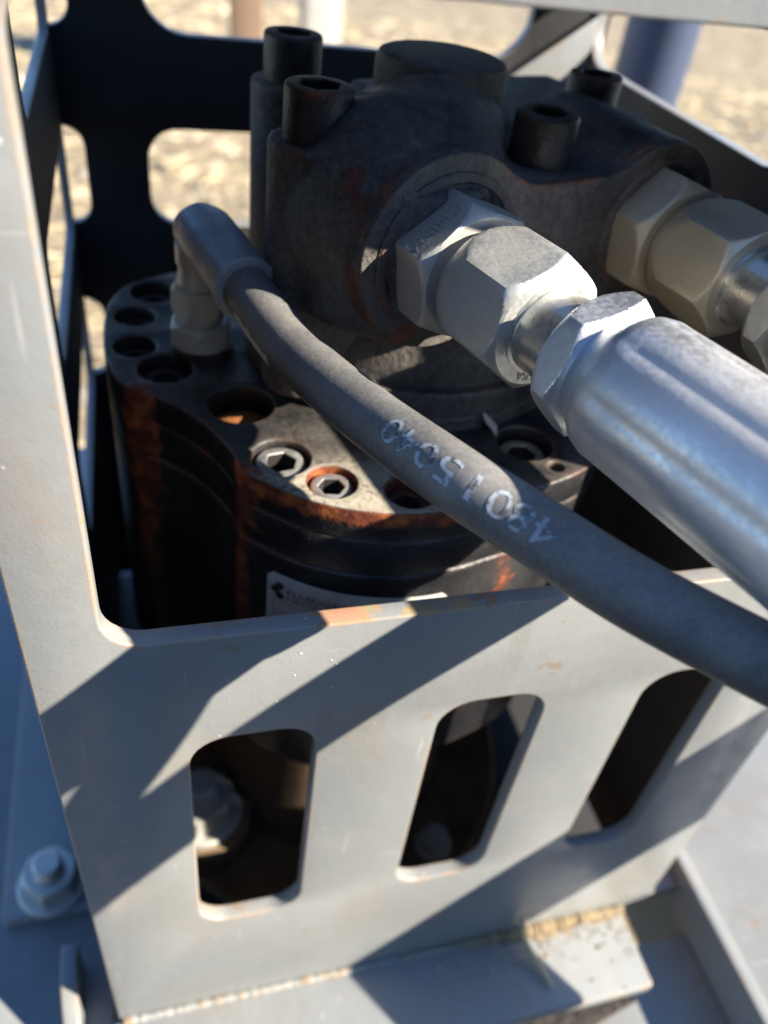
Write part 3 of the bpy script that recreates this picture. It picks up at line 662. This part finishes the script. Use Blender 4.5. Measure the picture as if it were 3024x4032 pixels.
# ------------------------------------------------------------------ big hose fittings
def fitting(B, U, roll_a, roll_n, roll_c, mats, names, droop):
    adm, num, nkm, crm = mats
    ad = thing('port_adapter', names[0], 'hose adapter', B, q=Q)
    v, f = hexnut(B+U*.010, U, .225, .088, roll_a, .0, .022); hx = mesh_obj('hexagon', v, f, adm, ad, 25)
    v, f = lathe([(0, .118), (.010, .118)], B-U*.002, U, 48); mesh_obj('seal_ring', v, f, BLACKS, ad)
    v, f = lathe([(0, .082), (.05, .082)], B+U*.098, U, 40); mesh_obj('thread', v, f, adm, ad)
    hose_m = RUBBER
    h = thing('hydraulic_hose', names[1], 'hydraulic hose', B+U*.13, 'large hydraulic hoses on the motor ports', q=Q)
    nut_s, nut_e = .118, .285
    v, f = hexnut(B+U*nut_s, U, .208, nut_e-nut_s, roll_n, .05, .018); nut = mesh_obj('swivel_nut', v, f, num, h, 25)
    v, f = lathe([(nut_e-.012, .08), (nut_e+.002, .079), (nut_e+.004, .073), (.385, .073)], B, U, 56); mesh_obj('neck', v, f, nkm, h)
    v, f = hexnut(B+U*.375, U, .205, .055, roll_c, .02, .01); mesh_obj('collar_hexagon', v, f, crm, h, 25)
    def crimp(t, s, r):
        k = abs(math.cos(4*t)); return r*(1.012-.05*(1-k)**1.6*min(1, max(0, (s-.47)/.03))-.010*k*k*min(1, max(0, (s-.47)/.03)))
    prf = [(.425, .088), (.44, .094), (.452, .100), (.468, .110), (.485, .115)]+[(.485+.02*i, .115) for i in range(1, 18)]+[(.845, .116), (.857, .113), (.863, .107), (.863, .098)]
    v, f = lathe(prf, B, U, 96, crimp, True, roll_c); mesh_obj('crimp_sleeve', v, f, crm, h, 50)
    p = [B+U*.78, B+U*.88, B+U*1.0+Vector((.01, 0, -.005)), B+U*1.4+Vector((.05, 0, -.02)), B+U*2.0+Vector((.2, 0, droop*.4)), B+U*2.7+Vector((.7, .1, droop))]
    v, f, *_ = sweep(spline(p, 10), .098, 40); mesh_obj('hose_body', v, f, hose_m, h, 60)
    return hx, nut
hx1, nut1 = fitting(B1, U1, R3(40), R3(20), R3(10), (ADAPT, ZINC, NECK, CRIMP), ('dull zinc hexagon adapter stamped CHINA in the left motor port', 'large hydraulic hose with bright crimp sleeve and clean zinc nut, left of two'), -.5)
hx2, nut2 = fitting(B2, U2, R3(40), R3(14), R3(15), (ADAPT2, ZINCD, NECK, m_zinc('dull_crimp_sleeve', (0.5, 0.5, 0.46), .35, .6, .2)), ('dull zinc hexagon adapter in the right motor port', 'large hydraulic hose with tan dusty nut at the right edge, behind the other'), -.5)
# stamped words
STAMP = m_zinc('stamped_letters', (0.30, 0.29, 0.28), .5, .6, .1)
up, side, ax = frame(U1); t_ = R3(40); nrm = up*math.cos(t_)+side*math.sin(t_); tau = side*math.cos(t_)-up*math.sin(t_)
text_obj('stamped_word', 'CHINA', .036, B1+ax*.044+nrm*.1125-tau*.050, tau, ax, STAMP, hx1, extr=.0008, font_sx=1.05, thin=-.0013)
tt = R3(168); rad_ = up*math.cos(tt)+side*math.sin(tt); tn = side*math.cos(tt)-up*math.sin(tt)
text_obj('stamped_word', 'USA', .022, B1+ax*.2852+rad_*.078+tn*.018, -tn, rad_, STAMP, nut1, extr=.0006)
# ------------------------------------------------------------------ small hose with elbow
E0 = Vector((0.130, 1.920, -1.1))
pa = thing('gearbox_adapter', 'small zinc hexagon adapter standing on the gearbox cover', 'hose adapter', E0)
v, f = lathe([(0, .083), (.013, .083)], E0, Z, 40); mesh_obj('boss', v, f, BLACKG, pa)
v, f = hexnut(E0+Vector((0, 0, .013)), Z, .141, .068, .35, .013, .013); mesh_obj('hexagon', v, f, SMALLZ, pa, 25)
v, f = lathe([(0, .05), (.033, .05)], E0+Vector((0, 0, .077)), Z, 32); mesh_obj('thread', v, f, SMALLZ, pa)
hs = thing('thin_hose', 'thin black hose curving from the gearbox elbow across the guard edge', 'hydraulic hose', E0+Vector((0, 0, .10)))
v, f = hexnut(E0+Vector((0, 0, .095)), Z, .124, .082, .1, .022, .013); mesh_obj('swivel_nut', v, f, SMALLZ, hs, 25)
v, f = lathe([(0, .055), (.055, .048), (.06, .055), (.11, .055), (.12, .044)], E0+Vector((0, 0, .172)), Z, 32); mesh_obj('stem', v, f, SMALLZ, hs)
SP = [(.130, 1.920, -.88), (.132, 1.922, -.815), (.142, 1.895, -.785), (.165, 1.79, -.781), (.206, 1.613, -.789)]
e = spline(SP, 6)
rad = [.046]*6+[.055]*3+[.066]*5+[.068]*(len(e)-14)
v, f, *_ = sweep(e, rad, 40, True, lambda t, i, r: r*(1+.014*math.cos(8*t))); mesh_obj('crimp_sleeve', v, f, SLEEVE, hs, 50)
HP = [(.198, 1.650, -.787), (.206, 1.613, -.789), (.260, 1.387, -.798), (.338, 1.168, -.790), (.438, .914, -.762), (.518, .810, -.773), (.632, .667, -.790), (.765, .540, -.808), (.93, .39, -.83), (1.2, .13, -.86), (1.6, -.25, -.95)]
hp = spline(HP, 10); HR = .0535
v, f, P, T, FR = sweep(hp, HR, 48); hb_ = mesh_obj('hose_body', v, f, RUBBER, hs, 60)
v, f = lathe([(0, .060), (.006, .071), (.012, .071), (.016, .062)], Vector((.2035, 1.624, -.789)), Vector((.041, -.177, -.008)), 40); mesh_obj('sleeve_lip', v, f, SLEEVE, hs)
# arc-length along the hose for the printed number
acc = [0]
for i in range(1, len(P)): acc.append(acc[-1]+(P[i]-P[i-1]).length)
def hose_pt(s, y, h):                          # s along hose from start, y around it (towards the camera's upper side)
    i = 1
    while i < len(acc)-2 and acc[i] < s: i += 1
    t = (s-acc[i-1])/(acc[i]-acc[i-1]); p = P[i-1].lerp(P[i], t); ta = T[i-1].lerp(T[i], t).normalized()
    toc = (-p).normalized(); n_ = (toc-ta*toc.dot(ta)).normalized(); b_ = ta.cross(n_)   # n_ faces the lens
    a = y/HR; return p+(n_*math.cos(a)+b_*math.sin(a))*(HR+h)
def hp_fn(s0, ysh): return lambda x, y, z: hose_pt(s0-x, y+ysh, .0008+z)
number = text_obj('printed_number', '48015040', .064, (0, 0, 0), X, Y, PRINT, hs, fn=hp_fn(.975, -.026), font_sx=1.28, thin=0.0)

def patch(s0, s1, y0, y1, h, wob):
    V = []; F = []; n, m = 14, 6
    for i in range(n+1):
        for j in range(m+1):
            s_ = s0+(s1-s0)*i/n; V.append(hose_pt(s_, y0+(y1-y0)*j/m+wob*math.sin(i*1.7)*.25*(j == 0), h))
    for i in range(n):
        for j in range(m): a = i*(m+1)+j; F.append((a, a+1, a+m+2, a+m+1))
    return V, F
v, f = patch(.115, .285, .052, .105, .0008, .012); mesh_obj('tape_remnant', v, f, m_plain('old_white_tape', (.50, .48, .45), .7, 0, .2, 20), hs, 60)
# curl of loose paint standing at the rim of a screw pocket
cv = [(.722, 1.345, -.997), (.712, 1.352, -.985), (.700, 1.362, -.975), (.694, 1.374, -.962), (.700, 1.388, -.948)]
V = []; F = []
for i, p in enumerate(cv):
    w_ = (.016, .014, .013, .009, .003)[i]; V += [(p[0]-w_*.4, p[1]-w_, p[2]), (p[0]+w_*.4, p[1]+w_, p[2]+.004), (p[0]-w_*.4+.003, p[1]-w_, p[2]-.003), (p[0]+w_*.4+.003, p[1]+w_, p[2]+.001)]
for i in range(4):
    o = i*4; F += [(o, o+1, o+5, o+4), (o+2, o+6, o+7, o+3), (o, o+4, o+6, o+2), (o+1, o+3, o+7, o+5)]
mesh_obj('peeling_paint', V, F, m_plain('cream_flake', (.55, .50, .42), .7), gb, 60)

# ------------------------------------------------------------------ things behind and inside
deck_bolt('flange_bolt', 'large zinc bolt head seen through the left slot of the guard', (0.055, 1.58, -2.828), 1.2)
deck_bolt('flange_bolt', 'small pale bolt deep inside behind the middle slot of the guard', (0.90, 1.36, -2.958), 0.6)
# unseen diagonal arm, added so that its shadow crosses the foot of the guard
d = Vector((1, 0, 1.12)).normalized(); v, f = obox((0, 0), (0, 1, 0), .15, -.17, .17, -.15, .15)
c0 = Vector((1.70, .28, -2.47)); c1 = Vector((4.5, .28, .66)); sd = Vector((d.z, 0, -d.x))
V = [c+sd*q+Vector((0, h, 0)) for c in (c0, c1) for q in (-.17, .17) for h in (-.14, .14)]
bevel_obj(mesh_obj('shadow_arm', V, [(0, 1, 3, 2), (4, 6, 7, 5), (0, 4, 5, 1), (2, 3, 7, 6), (0, 2, 6, 4), (1, 5, 7, 3)], PAINT, deck), .015)
# tube standing behind the right side plate
v, f = lathe([(0, .20), (4.4, .20), (7.2, .20)], (2.84, 4.55, GZ), Z, 40)
bm_ = m_plain('dark_blue_paint', (0.05, 0.065, 0.11), .45)
tag(mesh_obj('steel_tube', v, f, bm_, base=(2.84, 4.55, GZ)), 'dark blue upright steel tube behind the right side of the guard', 'tube')
WOOD = m_plain('weathered_timber', (0.50, 0.46, 0.40), .8, 0, .25, 5); WOODD = m_plain('brown_timber', (0.22, 0.14, 0.09), .8, 0, .25, 5)
for nm, lbl, m, x, y, wd in (('timber_post', 'pale sunlit timber post in the blurred background', WOOD, 4.1, 20.0, .40), ('timber_post', 'brown timber post beside the pale one in the blurred background', WOODD, 2.53, 20.3, .33)):
    v, f = box(x-wd, x+wd, y-wd, y+wd, GZ, GZ+8.5); tag(bevel_obj(mesh_obj(nm, v, f, m, base=(x, y, GZ)), .03), lbl, 'post', 'posts in the background')
# dry stalk caught on the foot shelf
v, f, *_ = sweep([(1.085, .985, -2.80), (1.10, .955, -2.90), (1.125, .90, -2.945), (1.15, .83, -2.955), (1.16, .79, -2.958)], [.006, .009, .012, .010, .004], 8)
tag(mesh_obj('dry_stalk', v, f, straw_mat(), base=(1.12, .9, -2.96)), 'dry straw stalk lying on the foot shelf', 'stalk')
